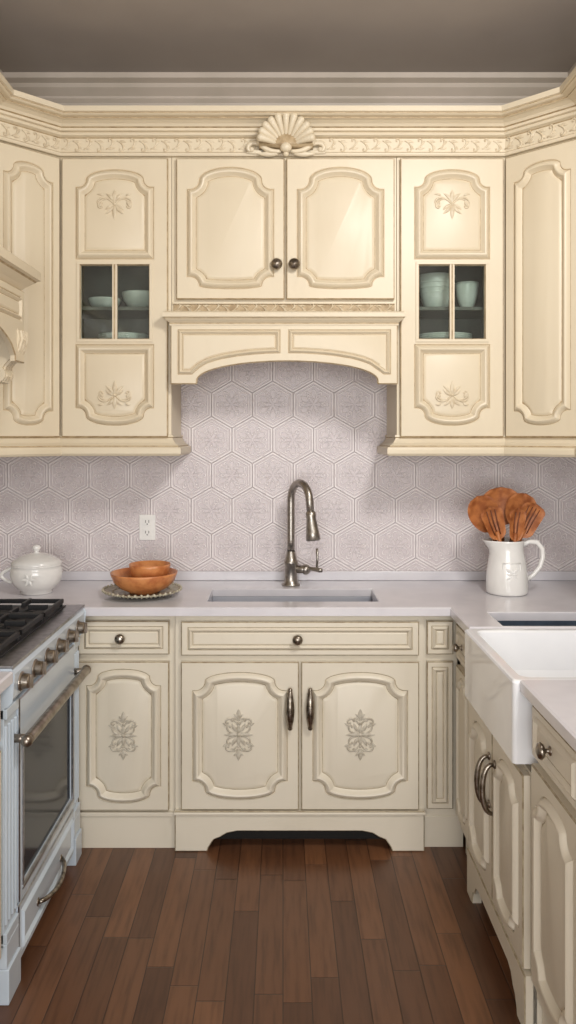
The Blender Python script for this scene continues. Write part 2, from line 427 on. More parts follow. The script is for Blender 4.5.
# ---------------------------------------------------------------- upper cabinets
UY=-.33
ZT,ZB=2.741,1.592
def hollow_tall(x0,x1,side):
    g=group('glass_door_cabinet')
    mb=MB();y1=-.01
    mb.box(x0,x0+.018,UY+.02,y1,1.53,2.93,CU);mb.box(x1-.018,x1,UY+.02,y1,1.53,2.93,CU)
    mb.box(x0+.018,x1-.018,UY+.02,y1,1.53,1.56,CU);mb.box(x0+.018,x1-.018,UY+.02,y1,2.90,2.93,CU)
    mb.box(x0+.018,x1-.018,y1-.012,y1,1.56,2.90,DARKIN)
    mb.box(x0+.018,x1-.018,UY+.045,y1-.012,2.125,2.14,DARKIN)
    mb.box(x0+.018,x1-.018,UY+.045,y1-.012,1.985,2.0,DARKIN)
    mb.box(x0+.018,x0+.021,UY+.045,y1-.012,1.56,2.9,DARKIN);mb.box(x1-.021,x1-.018,UY+.045,y1-.012,1.56,2.9,DARKIN)
    mb.box(x0,x0+.03,UY,UY+.02,1.53,2.93,CU);mb.box(x1-.03,x1,UY,UY+.02,1.53,2.93,CU)
    mb.box(x0+.03,x1-.03,UY,UY+.02,1.53,1.60,CU);mb.box(x0+.03,x1-.03,UY,UY+.02,2.735,2.93,CU)
    mb.obj('carcass',g,.0015)
    dx0,dx1=x0+.012,x1-.012;w=dx1-dx0;h=ZT-ZB
    M=F((dx0,UY-.001,ZB),(1,0,0))
    wx0,wx1,wz0,wz1=.075,w-.075,1.995-ZB,2.303-ZB
    a=.056
    slab('door',g,M,rect(0,0,w,h),
        panels=[prov(a,wz1+.020,w-a,h-.045,.012,.03,.042,True,False),prov(a,.045,w-a,wz0-.020,.012,.03,.042,False,True)],
        opens=[rect(wx0,wz0,wx1,wz1)],t=.022)
    mb=MB(M)
    mb.box(w/2-.010,w/2+.010,wz0-.002,wz1+.002,.004,.024,CU)
    z=.022
    for q in ((wx0-.012,wx1+.012,wz1,wz1+.012),(wx0-.012,wx1+.012,wz0-.012,wz0),(wx0-.012,wx0,wz0,wz1),(wx1,wx1+.012,wz0,wz1)):
        mb.box(q[0],q[1],q[2],q[3],z-.002,z+.005,CU)
    mb.box(w/2-.003,w/2+.003,wz0,wz1,.024,.0265,GU)
    mb.obj('window_bead',g,.0015)
    mb=MB(M);mb.box(wx0-.001,wx1+.001,wz0-.001,wz1+.001,.006,.009,GLASS);mb.obj('glass_pane',g)
    fan(g,M,w/2,2.55-ZB,.023,1,1.05);fan(g,M,w/2,1.765-ZB,.023,-1,1.0)
    return g
hollow_tall(-.925,-.463,0)
hollow_tall(.472,.922,1)
g=group('wall_cabinet')
mb=MB();mb.box(-.4615,.4705,UY,-.01,2.10,2.93,CU);mb.obj('carcass',g,.0015)
h=ZT-2.16
for i,(a,b) in enumerate(((-.440,.006),(.014,.460))):
    w=b-a;M=F((a,UY-.001,2.16),(1,0,0))
    slab('door_%d'%(i+1),g,M,rect(0,0,w,h),panels=[prov(.042,.04,w-.042,h-.035,.014,.036,.055,True,True,.014)],t=.022)
    kx=(w-.032) if i==0 else .032
    _M=MB(M@Matrix.Translation((kx,.14,.021)))
    _M.lathe([(.0001,0),(.014,0),(.014,.003),(.008,.006),(.007,.016),(.019,.022),(.0235,.029),(.019,.037),(.0001,.041)],(0,0,0),PEW,24);_M.obj('knob_%d'%(i+1),g,smooth=True)
mb=MB(F((-.455,UY-.002,2.095),(1,0,0)));mb.box(0,.918,.0,.012,-.002,.010,CU);mb.box(0,.918,.048,.056,-.002,.010,CU);mb.box(0,.918,.012,.048,-.002,.001,GU)
carved(mb,.005,.913,.030,.002,.040,OU,.040);mb.obj('carved_band',g,smooth=False)
def diag(name,A,B,body,flip):
    g=group(name);mb=MB();mb.prism(body,1.53,2.93,CU);mb.obj('carcass',g,.001)
    A=Vector(A);B=Vector(B);L=(B-A).length
    M=F((A.x,A.y,ZB),((B-A).x,(B-A).y,0))@Matrix.Translation((0,0,.001))
    w=L-.024;M=M@Matrix.Translation((.012,0,0));h=ZT-ZB
    slab('door',g,M,rect(0,0,w,h),panels=[prov(.036,.045,w-.030,h-.05,.012,.03,.028,True,True)],t=.022)
    return g
diag('corner_wall_cabinet',(-1.14,-.553),(-.926,UY),[(XL+.001,-.01),(-.9255,-.01),(-.9255,UY),(-1.14,-.5445),(-1.14,-.553),(XL+.001,-.553)],0)
diag('corner_wall_cabinet',(.9225,UY),(1.16,-.5675),[(XR-.001,-.01),(XR-.001,-.5675),(1.16,-.5675),(.9225,UY),(.9225,-.01)],1)
g=group('wall_cabinet');mb=MB();mb.box(1.16,XR-.001,-.569,-1.5,1.53,2.93,CU);mb.obj('carcass',g,.001)
for i in range(2):
    M=F((1.159,-.60-i*.45,ZB),(0,-1,0));slab('door_%d'%(i+1),g,M,rect(0,0,.43,h+.57),panels=[prov(.045,.045,.385,h+.52)],t=.022)
g=group('wall_cabinet');mb=MB();mb.box(XL+.001,-1.14,-.5545,-1.6,2.24,2.93,CU);mb.box(XL+.001,-1.14,-.5545,-.70,1.53,2.24,CU);mb.obj('carcass',g,.001)
for i in range(2):
    M=F((-1.139,-1.08-i*.45,2.30),(0,1,0));slab('door_%d'%(i+1),g,M,rect(0,0,.43,.43),panels=[prov(.045,.045,.385,.385)],t=.022)
# cornice
g=group('cabinet_cornice');mb=MB()
path=[(-1.14,-1.6),(-1.14,-.5445),(-.9255,UY-.0005),(.9225,UY-.0005),(1.16,-.568),(1.16,-1.5)]
pr=[(.0,2.752),(.018,2.752),(.021,2.758),(.021,2.764),(.012,2.769,GU),(.010,2.772),(.010,2.826),(.014,2.829,GU),(.028,2.834),(.031,2.840),(.028,2.846),(.024,2.849,GU),(.032,2.852),(.032,2.862),(.040,2.865,GU),(.048,2.874),(.064,2.882),(.078,2.885),(.078,2.889,GU),(.094,2.891),(.102,2.896),(.102,2.899,GU),(.110,2.901),(.110,2.922),(0,2.931)]
sweep(mb,path,pr,CU);mb.obj('moulding',g)
mb=MB(F((-.915,UY-.010,2.799),(1,0,0)));carved(mb,0,1.83,0,0,.056,OU,.046);mb.obj('carved_frieze',g,smooth=True)
d=Vector((.2145,.2145,0));mb=MB(F((-1.14+.008,-.5445-.008,2.799),d));carved(mb,0,.30,0,.001,.056,OU,.046);mb.obj('carved_frieze_left',g,smooth=True)
mb=MB(F((.9225-.007,UY-.009,2.799),(1,-1,0)));carved(mb,0.004,.33,0,.001,.056,OU,.046);mb.obj('carved_frieze_right',g,smooth=True)
# shell carving
mb=MB(F((.012,UY-.012,2.793),(1,0,0)))
nr=11
for i in range(nr):
    a=math.radians(90+(i-(nr-1)/2)*15.5);l=.108-.0005*(i-5)**2;ca,sa=math.cos(a),math.sin(a)
    pts=[];rd=[]
    for k in range(9):
        t=k/8;q=.022+(l-.022)*t;pts.append((ca*q*1.10,sa*q-.012,.034+.030*math.sin(PI*.5*t)+.012*t));rd.append(.0048+.0108*t)
    mb.tube(pts,rd,CU,10);mb.ball(pts[-1],(.0158,.0158,.0158),CU,12,8)
nb=24
out=[(.122*math.cos(PI*i/nb),.100*math.sin(PI*i/nb)-.014) for i in range(nb+1)]
vs=[(x*.92,y,.0) for x,y in out]+[(x*.9,y*.92,.056) for x,y in out];n=len(out)
mb.add(vs,[tuple(range(n,2*n))]+[(i,(i+1)%n,n+(i+1)%n,n+i) for i in range(n)],GU)
for sx in (1,-1):
    f=lambda a:a if sx>0 else 180-a
    mb.scroll(.02*sx,-.030,.21,.0100,f(-4),.030,CU,300*sx,20)
    mb.scroll(.09*sx,-.012,.125,.0085,f(40),.020,CU,-290*sx,18)
    mb.leaf(.02*sx,-.030,.10,.022,f(-12),.020,.018,CU,18*sx)
    mb.leaf(.10*sx,-.030,.065,.018,f(10),.012,.016,CU,-30*sx)
mb.ball((0,-.020,.045),(.024,.020,.020),CU,16,10);mb.ball((0,-.042,.035),(.012,.012,.012),CU,12,8)
mb.obj('shell_carving',g,smooth=True)
# light rails
lr=[(0,1.60),(.006,1.60),(.008,1.592),(.004,1.588,GU),(.008,1.580),(.016,1.568),(.026,1.56),(.032,1.556),(.032,1.552,GU),(.042,1.549),(.044,1.54),(.044,1.524),(.038,1.515),(0,1.512)]
g=group('light_rail_moulding');mb=MB();sweep(mb,[(-1.14,-.70),(-1.14,-.5545),(-.9255,UY-.001),(-.4625,UY-.001),(-.4625,-.01)],lr,CU);mb.obj('rail',g)
g=group('light_rail_moulding');mb=MB();sweep(mb,[(.4715,-.01),(.4715,UY-.001),(.9225,UY-.001),(1.16,-.5685),(1.16,-1.5)],lr,CU);mb.obj('rail',g)
# arched valance
g=group('arched_valance')
AX0,AX1=-.35,.385;acx=(AX0+AX1)/2;ahw=(AX1-AX0)/2
def arch(x):
    q=(x-acx)/ahw;return 1.822+.078*math.sqrt(max(0,1-abs(q)**2.0))
outer=[(-.458,1.807),(AX0-.004,1.807),(AX0,1.812)]+[(acx-ahw*math.cos(PI*i/30),arch(acx-ahw*math.cos(PI*i/30))) for i in range(31)]+[(AX1,1.812),(AX1+.004,1.807),(.467,1.807),(.467,2.055),(-.458,2.055)]
def pan(x0,x1):
    n=14;xs=[x0+(x1-x0)*i/n for i in range(n+1)]
    low=[]
    for x in xs:
        z=1.845
        if AX0<x<AX1: z=max(1.845,arch(x)+.032)
        low.append((x,z))
    return low+[(x1,2.03),(x0,2.03)]
M=F((0,-.385,0),(1,0,0))
slab('front_board',g,M@Matrix.Translation((0,0,-.02)),outer,panels=[pan(-.43,-.01),pan(.02,.44)],t=.03,prof=PROFS)
mb=MB()
mb.box(-.458,-.44,-.362,UY-.003,1.807,2.055,CU);mb.box(.449,.467,-.362,UY-.003,1.807,2.055,CU)
mb.box(-.4605,.4695,-.362,-.01,1.99,2.055,CU)
sweep(mb,[(-.459,UY-.004),(-.459,-.395),(.468,-.395),(.468,UY-.004)],[(-.01,2.045),(.002,2.045),(.004,2.052),(.002,2.056,GU),(.014,2.066),(.020,2.072),(.020,2.075,GU),(.028,2.078),(.028,2.095),(.015,2.102),(-.1,2.102)],CU)
mb.box(-.44,.449,-.395,UY-.003,2.05,2.092,CU)
mb.obj('mantel_shelf',g)
# left hood mantel
g=group('range_hood_mantel')
mb=MB()
y0,y1=-.74,-1.62
mb.box(XL+.001,-.96,y1,y0,2.00,2.17,CU)
sweep(mb,[(XL+.001,y1),(-.96,y1),(-.96,y0),(XL+.001,y0)],[(-.01,2.11),(.006,2.11),(.01,2.12),(.006,2.126,GU),(.02,2.14),(.045,2.16),(.05,2.166,GU),(.062,2.17),(.062,2.20),(.05,2.21),(-.1,2.21)],CU)
mb.box(XL+.01,-.97,y1+.01,y0-.01,2.16,2.2,CU)
mb.obj('shelf_moulding',g)
o=[(0,0),(.10,0)]+[(.10+.68*i/20,.02+.10*math.sin(PI*i/20)**.6) for i in range(21)]+[(.78,0),(.88,0),(.88,.26),(0,.26)]
slab('valance',g,F((-.959,y1,1.86),(0,1,0)),o,panels=[rect(.04,.15,.84,.235)],t=.02,prof=PROFS)
for k,yy in enumerate((y0-.045,y1+.045)):
    mb=MB()
    pf=[(-.96,2.0),(-.955,1.985),(-.935,1.97),(-.93,1.94),(-.94,1.905),(-.96,1.875),(-.985,1.85),(-.995,1.83),(-.985,1.81),(-1.0,1.79),(-1.03,1.785),(-1.06,1.80),(-1.08,1.84),(-1.08,2.0)]
    n=len(pf);vs=[(x,yy-.04,z) for x,z in pf]+[(x,yy+.04,z) for x,z in pf]
    mb.add(vs,[tuple(range(n)),tuple(range(2*n-1,n-1,-1))]+[(i,(i+1)%n,n+(i+1)%n,n+i) for i in range(n)],CU)
    for q in (-.025,0,.025):
        mb.tube([(x+.003,yy+q,z) for x,z in pf[2:10]],.008,OU,8)
    mb.tube([(-1.01,yy-.045,1.815),(-1.01,yy+.045,1.815)],.03,CU,16)
    mb.obj('corbel_%d'%(k+1),g,.001)
mb=MB();mb.box(XL+.001,-1.06,y1,y1+.05,1.6,2.0,CU);mb.box(XL+.001,-1.06,y0-.05,y0,1.6,2.0,CU);mb.obj('side_panel',g,.002)
# ---------------------------------------------------------------- base cabinets (back)
BY=-.54
def pg(w,h,m=.042,**k): return prov(m,m*.9,w-m,h-m*.9,**k)
DM=(CL,GL)
g=group('base_cabinet')
mb=MB();mb.box(-.80,-.418,BY,-.01,.1,.905,CL);mb.box(-.80,-.418,BY+.02,-.02,0,.1,CL)
mb.box(-.80,-.418,BY-.012,BY,.0,.125,CL);mb.box(-.80,-.418,BY-.018,BY,.125,.14,CL);mb.obj('carcass',g,.002)
M=F((-.792,BY-.001,.752),(1,0,0));w=.352
slab('drawer_front',g,M,rect(0,0,w,.130),panels=[rect(.022,.02,w-.022,.11)],t=.02,prof=PROFS,mats=DM);knob(g,M@Matrix.Translation((0,0,.02)),w/2-.01,.065,r=.020)
M=F((-.792,BY-.001,.150),(1,0,0))
slab('door',g,M,rect(0,0,w,.575),panels=[pg(w,.575,.030,s=.012,c=.03,b=.034)],t=.022,mats=DM);damask(g,M,w/2,.29,.023,1.02)
g=group('sink_base_cabinet');SY=-.556
mb=MB();mb.box(-.416,.544,SY,-.01,.155,.73,CL)
mb.box(-.416,.544,SY,-.500,.73,.905,CL);mb.box(-.416,.544,-.19,-.01,.73,.905,CL);mb.box(-.416,-.32,-.5,-.19,.73,.905,CL);mb.box(.40,.544,-.5,-.19,.73,.905,CL)
mb.box(-.416,.544,BY+.06,-.02,.0,.155,BLACK);mb.obj('carcass',g)  # black box paints the shade behind the plinth cutout
x0,x1=-.416,.544
o=[(x0,0),(x0+.125,0),(x0+.13,.015),(x0+.15,.045),(x0+.175,.055),(x0+.20,.07),(x0+.24,.078)]
o=o+[(x1+x0-x,z) for x,z in o[::-1]]+[(x1,.155),(x0,.155)]
slab('bracket_plinth',g,F((0,SY,0),(1,0,0))@Matrix.Translation((0,0,-.012)),o,t=.034,mats=DM)
mb=MB();mb.box(x0-.004,x1+.004,SY-.03,SY,.142,.152,CL);mb.box(x0,x0+.02,SY,BY+.1,0,.15,CL);mb.box(x1-.02,x1,SY,BY+.1,0,.15,CL);mb.obj('plinth_bead',g,.003)
M=F((-.392,SY-.001,.752),(1,0,0));w=.915
slab('drawer_front',g,M,rect(0,0,w,.130),panels=[rect(.024,.02,w-.024,.11)],t=.02,prof=PROFS,mats=DM);knob(g,M@Matrix.Translation((0,0,.02)),w/2-.01,.065,r=.020)
for i,a in enumerate((-.392,.070)):
    w=.453;M=F((a,SY-.001,.160),(1,0,0))
    slab('door_%d'%(i+1),g,M,rect(0,0,w,.568),panels=[pg(w,.568,.042,s=.014,c=.034,b=.036)],t=.022,mats=DM);damask(g,M,w/2+(-.005 if i==0 else 0),.29,.023,1.08,name='applique_%d'%(i+1))
    pull(g,M@Matrix.Translation((0,0,.021)),(w-.034) if i==0 else .034,.393,.145,name='pull_handle_%d'%(i+1))
g=group('base_cabinet');mb=MB();mb.box(.546,.678,BY,-.01,.1,.905,CL);mb.box(.546,.70,BY+.03,-.02,0,.1,CL);mb.box(.546,.70,BY-.004,BY+.03,0,.12,CL);mb.obj('carcass',g,.002)
M=F((.556,BY-.001,.752),(1,0,0));w=.102
slab('drawer_front',g,M,rect(0,0,w,.130),panels=[rect(.016,.018,w-.016,.112)],t=.02,prof=PROFS,mats=DM)
M=F((.556,BY-.001,.155),(1,0,0));slab('door',g,M,rect(0,0,w,.57),panels=[rect(.018,.02,w-.018,.55)],t=.02,prof=PROFS,mats=DM)
# ---------------------------------------------------------------- right run
RX=.68
def RM(y,z): return F((RX-.001,y,z),(0,-1,0))
g=group('base_cabinet');mb=MB();mb.box(RX,XR-.001,-.585,-.842,.1,.71,CL);mb.box(RX,.77,-.585,-.842,.71,.905,CL);mb.box(RX+.02,XR-.02,-.585,-.842,0,.1,CL);mb.obj('carcass',g)
M=RM(-.60,.752);w=.215;slab('drawer_front',g,M,rect(0,0,w,.13),panels=[rect(.02,.02,w-.02,.11)],t=.02,prof=PROFS,mats=DM);knob(g,M@Matrix.Translation((0,0,.02)),w/2,.065)
M=RM(-.60,.155);slab('door',g,M,rect(0,0,w,.57),panels=[pg(w,.57,.025,s=.01,c=.022,b=.02)],t=.02,prof=PROFS,mats=DM)
g=group('sink_base_cabinet');mb=MB();mb.box(RX-.012,XR-.001,-.846,-1.515,.155,.690,CL);mb.box(RX+.06,XR-.01,-.87,-1.50,0,.155,BLACK)  # last box is black to paint the shade behind the bracket feet
mb.box(RX-.012,.77,-.846,-.895,.69,.905,CL);mb.box(1.29,XR-.001,-.895,-1.5,.69,.905,CL)
mb.obj('carcass',g)
for i,a in enumerate((-.87,-1.185)):
    w=.31;M=F((RX-.013,a,.162),(0,-1,0))
    slab('door_%d'%(i+1),g,M,rect(0,0,w,.52),panels=[pg(w,.52,.035,s=.012,c=.026,b=.028)],t=.022,mats=DM)
    bow(g,M@Matrix.Translation((0,0,.022)),(w-.03) if i==0 else .03,.36,.15,name='pull_handle_%d'%(i+1))
L=.669
o=[(0,0),(.07,0),(.075,.02),(.09,.045),(.11,.055),(.13,.08),(.16,.09)];o=o+[(L-x,z) for x,z in o[::-1]]+[(L,.155),(0,.155)]
slab('bracket_plinth',g,F((RX-.012,-.846,0),(0,-1,0))@Matrix.Translation((0,0,-.01)),o,t=.034,mats=DM)
mb=MB();mb.box(RX-.012,RX+.06,-.846,-.866,0,.155,CL);mb.box(RX-.012,RX+.06,-1.495,-1.515,0,.155,CL);mb.obj('plinth_return',g)
g=group('base_cabinet');mb=MB();mb.box(RX,XR-.001,-1.517,-2.25,.1,.905,CL);mb.box(RX+.01,XR-.02,-1.52,-2.25,0,.1,CL);mb.box(RX-.004,RX,-1.517,-2.25,.10,.125,CL);mb.obj('carcass',g,.002)
for i in range(2):
    w=.345;M=RM(-1.53-i*.36,.752);slab('drawer_front_%d'%(i+1),g,M,rect(0,0,w,.135),panels=[rect(.024,.02,w-.024,.115)],t=.02,prof=PROFS,mats=DM);knob(g,M@Matrix.Translation((0,0,.02)),w/2 if i else .15,.07,name='knob_%d'%(i+1),r=.021)
    M=RM(-1.53-i*.36,.155);slab('door_%d'%(i+1),g,M,rect(0,0,w,.575),panels=[pg(w,.575,.035,s=.012,c=.03,b=.03)],t=.022,mats=DM);
# farmhouse sink
def basin(mb,x0,x1,y0,y1,zt,zb,th,mat):
    mb.box(x0,x1,y0,y1,zb,zb+th,mat)
    mb.box(x0,x0+th,y0,y1,zb+th,zt,mat);mb.box(x1-th,x1,y0,y1,zb+th,zt,mat)
    mb.box(x0+th,x1-th,y0,y0+th,zb+th,zt,mat);mb.box(x0+th,x1-th,y1-th,y1,zb+th,zt,mat)
g=group('farmhouse_sink')
bm=bmesh.new()
sx0,sx1,sy0,sy1=.622,1.28,-1.487,-.902;zt,zb=.936,.710
def rr(x0,x1,y0,y1,r,z,n=6):
    pts=[]
    for cx,cy,a0 in ((x1-r,y1-r,0),(x0+r,y1-r,PI/2),(x0+r,y0+r,PI),(x1-r,y0+r,3*PI/2)):
        for i in range(n+1):
            a=a0+PI/2*i/n;pts.append(bm.verts.new((cx+r*math.cos(a),cy+r*math.sin(a),z)))
    return pts
rings=[rr(sx0,sx1,sy0,sy1,.012,zb),rr(sx0,sx1,sy0,sy1,.012,zt-.008),rr(sx0+.003,sx1-.003,sy0+.003,sy1-.003,.012,zt-.002),rr(sx0+.008,sx1-.008,sy0+.008,sy1-.008,.012,zt)]
rings+=[rr(sx0+.03,sx1-.03,sy0+.03,sy1-.03,.03,zt),rr(sx0+.035,sx1-.035,sy0+.035,sy1-.035,.03,zt-.006),rr(sx0+.045,sx1-.045,sy0+.045,sy1-.045,.04,zt-.13),rr(sx0+.055,sx1-.055,sy0+.055,sy1-.055,.045,zt-.15),rr(sx0+.08,sx1-.08,sy0+.08,sy1-.08,.05,zt-.16)]
for a,b in zip(rings,rings[1:]):
    n=len(a)
    for i in range(n): bm.faces.new((a[i],a[(i+1)%n],b[(i+1)%n],b[i]))
bm.faces.new(rings[-1]);bm.faces.new(rings[0][::-1])
bmesh.ops.recalc_face_normals(bm,faces=bm.faces)
me=bpy.data.meshes.new('bowl');bm.to_mesh(me);bm.free();me.materials.append(WHITE2);link(bpy.data.objects.new('bowl',me),g)
mb=MB();mb.lathe([(.0001,0),(.04,0),(.045,.003),(.03,.004),(.0001,.002)],(.95,-1.2,zt-.160),STEEL,20);mb.obj('drain',g,smooth=True)
# ---------------------------------------------------------------- countertop
cx1=1.282
outer=[(XL+.001,-.012),(XL+.001,-.592),(.64,-.592),(.64,-.90),(cx1,-.90),(cx1,-1.489),(.64,-1.489),(.64,-2.26),(XR-.001,-2.26),(XR-.001,-.012)]
gct=group('countertop')
slab('top',gct,Matrix.Translation((0,0,.908)),outer,opens=[rect(-.305,-.480,.383,-.215),rect(.76,-.885,1.30,-.665)],t=.032,mats=(QUARTZ,QUARTZ),edge=.005,back=True)
mb=MB();mb.box(XL+.001,XR-.001,-.026,-.009,.9405,.982,QUARTZ);mb.obj('upstand',gct,.003)
g=group('undermount_sink');mb=MB();basin(mb,-.315,.393,-.490,-.205,.907,.76,.012,GREYB);mb.lathe([(.0001,0),(.04,0),(.045,.003),(.03,.004),(.0001,.002)],(.04,-.34,.773),STEEL,20);mb.obj('basin',g,.003)
g2=group('undermount_sink');mb=MB();basin(mb,.775,1.31,-.893,-.655,.907,.74,.012,BSTEEL);mb.obj('basin',g2)
# left near counter
g=group('base_cabinet');mb=MB();mb.box(XL+.001,-.80,-1.412,-2.25,.1,.905,CL);mb.box(XL+.02,-.83,-1.42,-2.25,0,.1,CL);mb.obj('carcass',g,.002)
for i in range(2):
    w=.39;M=F((-.799,-1.83-i*.405,.752),(0,1,0));slab('drawer_front_%d'%(i+1),g,M,rect(0,0,w,.135),panels=[rect(.024,.02,w-.024,.115)],t=.02,prof=PROFS,mats=DM);knob(g,M@Matrix.Translation((0,0,.02)),w/2,.07,name='knob_%d'%(i+1))
    M=F((-.799,-1.83-i*.405,.155),(0,1,0));slab('door_%d'%(i+1),g,M,rect(0,0,w,.575),panels=[pg(w,.575,.035)],t=.022,mats=DM)
slab('countertop',None,Matrix.Translation((0,0,.908)),rect(XL+.001,-2.26,-.755,-1.412),t=.032,mats=(QUARTZ,QUARTZ),edge=.005,back=True)
# ---------------------------------------------------------------- range
g=group('range_stove')
mb=MB();ya,yb=-1.408,-.596
mb.box(XL+.002,-.802,ya,yb,.04,.905,ENAM)
mb.box(XL+.03,-.85,ya+.03,yb-.03,0,.04,BLACK);mb.obj('body',g,.003)  # black block painted as the shade beneath the range
for k,(p0,p1) in enumerate(((yb-.085,yb),(ya,ya+.105))):
    mb=MB();mb.box(-.804,-.782,p0,p1,.16,.835,ENAM)
    n=4
    for i in range(n):
        yy=p0+(p1-p0)*(i+.5)/n;mb.tube([(-.783,yy,.22),(-.783,yy,.78)],.0075,ENAM,8)
    mb.box(-.806,-.774,p0,p1,.80,.83,ENAM);mb.box(-.806,-.774,p0,p1,.17,.20,ENAM)
    mb.box(-.86,-.768,p0,p1,0,.10,ENAM);mb.box(-.86,-.774,p0,p1,.10,.17,ENAM)
    mb.obj('post_%d'%(k+1),g,.004)
d0,d1=ya+.108,yb-.088;w=d1-d0
M=F((-.803,d0,.225),(0,1,0));h=.60
slab('oven_door',g,M,rect(0,0,w,h),opens=[rect(.028,.04,w-.028,.455)],t=.03,mats=(ENAM,STEEL),edge=.004)
mb=MB(M);mb.box(.024,w-.024,.036,.459,.004,.022,GLASSD);mb.obj('oven_window',g,.002)
mb=MB(M)
for q in ((.02,w-.02,.455,.467),(.02,w-.02,.028,.04),(.02,.03,.04,.455),(w-.03,w-.02,.04,.455)): mb.box(*q,.028,.034,STEEL)
mb.obj('window_trim',g,.002)
M2=F((-.803,d0,.05),(0,1,0));slab('warming_drawer',g,M2,rect(0,0,w,.165),panels=[rect(.02,.02,w-.02,.145)],t=.028,prof=PROFS,mats=(ENAM,STEEL))
def barh(name,y0,y1,z,x,r,xb):
    mb=MB();mb.tube([(x,y0-.02,z),(x,y0,z),(x,(y0+y1)/2,z),(x,y1,z),(x,y1+.02,z)],[r*.9,r,r,r,r*.9],BRZ,16)
    for y in (y0,y1):
        mb.tube([(xb,y,z),(x,y,z)],r*.75,BRZ,12);mb.lathe([(.0001,0),(r*1.6,0),(r*1.4,.006),(.0001,.008)],(xb,y,z),BRZ,16,'x')
    for y in (y0-.02,y1+.02): mb.ball((x,y,z),(r*1.1,)*3,BRZ,12,8)
    mb.obj(name,g,smooth=True)
barh('oven_handle',ya+.08,yb-.075,.720,-.737,.0165,-.79)
mb=MB(F((-.776,d0+w/2,.125),(0,1,0)));
mb.tube([(-.13+.26*i/12,.0-.012*math.sin(PI*i/12),.006+.03*math.sin(PI*i/12)**.6) for i in range(13)],.0075,PEW,12)
for q in (-.13,.13): mb.lathe([(.0001,0),(.014,0),(.012,.004),(.0001,.008)],(q,0,0),PEW,14)
mb.obj('drawer_handle',g,smooth=True)
mb=MB();pf=[(-.802,.835),(-.776,.838),(-.762,.852),(-.756,.925),(-.764,.942),(-.802,.942)]
n=len(pf);vs=[(x,ya,z) for x,z in pf]+[(x,yb,z) for x,z in pf]
mb.add(vs,[tuple(range(n)),tuple(range(2*n-1,n-1,-1))]+[(i,(i+1)%n,n+(i+1)%n,n+i) for i in range(n)],ENAM);mb.obj('control_panel',g,.004)
for i in range(6):
    y=-1.335+i*.128;mb=MB(Matrix.Translation((-.759,y,.888)))
    mb.lathe([(.0001,0),(.028,0),(.028,.004),(.024,.007)],(0,0,0),BRZ,20,'x')
    mb.lathe([(.0225,.005),(.021,.024),(.018,.028),(.0001,.029)],(0,0,0),PEW,20,'x')
    mb.box(.026,.036,-.004,.004,-.019,.019,BRZ);mb.obj('knob_%d'%(i+1),g,.0015)
mb=MB();mb.box(XL+.002,-.757,ya,yb,.9425,.953,STEEL);mb.box(XL+.04,-.82,ya+.03,yb-.03,.953,.957,IRON)
mb.obj('cooktop',g,.003)
mb=MB()
for sct in range(3):
    c0=ya+.035+sct*.247;c1=c0+.24
    for y in (c0,c1-.012): mb.box(-1.31,-.825,y,y+.012,.968,.984,IRON)
    for x in (-1.31,-1.07,-.837): mb.box(x,x+.012,c0,c1,.968,.984,IRON)
    ym=(c0+c1)/2
    for xc in (-1.19,-.95):
        mb.box(xc-.10,xc-.03,ym-.006,ym+.006,.968,.986,IRON);mb.box(xc+.03,xc+.10,ym-.006,ym+.006,.968,.986,IRON)
        mb.box(xc-.006,xc+.006,c0,ym-.03,.968,.986,IRON);mb.box(xc-.006,xc+.006,ym+.03,c1,.968,.986,IRON)
        mb.lathe([(.0001,0),(.045,0),(.045,.008),(.033,.01),(.033,.016),(.0001,.018)],(xc,ym,.956),IRON,24)
    for x in (-1.305,-.833):
        for y in (c0+.005,c1-.007): mb.box(x-.005,x+.005,y-.005,y+.005,.955,.97,IRON)
mb.obj('burner_grates',g,.002)
# ---------------------------------------------------------------- faucet
g=group('kitchen_faucet');fx,fy,fz=.035,-.135,.9405
mb=MB();mb.lathe([(.0001,0),(.040,0),(.040,.006),(.032,.012),(.029,.03),(.028,.09),(.031,.094),(.031,.106),(.027,.112),(.022,.135),(.018,.15)],(fx,fy,fz),NICK,28);mb.obj('body',g,smooth=True)
dr=Vector((.085,-.15,0));dr.normalize();R=.078
pts=[(fx,fy,fz+.14),(fx,fy,fz+.2),(fx,fy,fz+.28),(fx,fy,fz+.365)]
for i in range(1,17):
    a=PI*i/16*.97;p=Vector((fx,fy,fz+.375))+dr*(R-R*math.cos(a))+Vector((0,0,R*math.sin(a)));pts.append(p)
e=Vector(pts[-1]);tg=(e-Vector(pts[-2])).normalized();pts.append(e+tg*.06)
mb=MB();mb.tube(pts,.0165,NICK,18);mb.obj('gooseneck',g,smooth=True)
e=e+tg*.045
mb=MB();mb.tube([e,e+tg*.005,e+tg*.02,e+tg*.03,e+tg*.09,e+tg*.12,e+tg*.125],[.016,.021,.022,.020,.028,.031,.024],NICK,24);mb.obj('spray_head',g,smooth=True)
mb=MB();mb.tube([(fx+.015,fy,fz+.07),(fx+.05,fy-.005,fz+.07),(fx+.06,fy-.005,fz+.07)],[.018,.018,.021],NICK,18)
mb.ball((fx+.064,fy-.005,fz+.07),.023,NICK);mb.tube([(fx+.07,fy-.005,fz+.075),(fx+.09,fy-.02,fz+.075),(fx+.125,fy-.04,fz+.072),(fx+.135,fy-.045,fz+.072)],[.010,.009,.0105,.008],NICK,12)
mb.tube([(fx+.112,fy-.03,fz+.075),(fx+.115,fy-.03,fz+.12),(fx+.113,fy-.03,fz+.165)],[.006,.005,.006],NICK,12);mb.obj('lever',g,smooth=True)
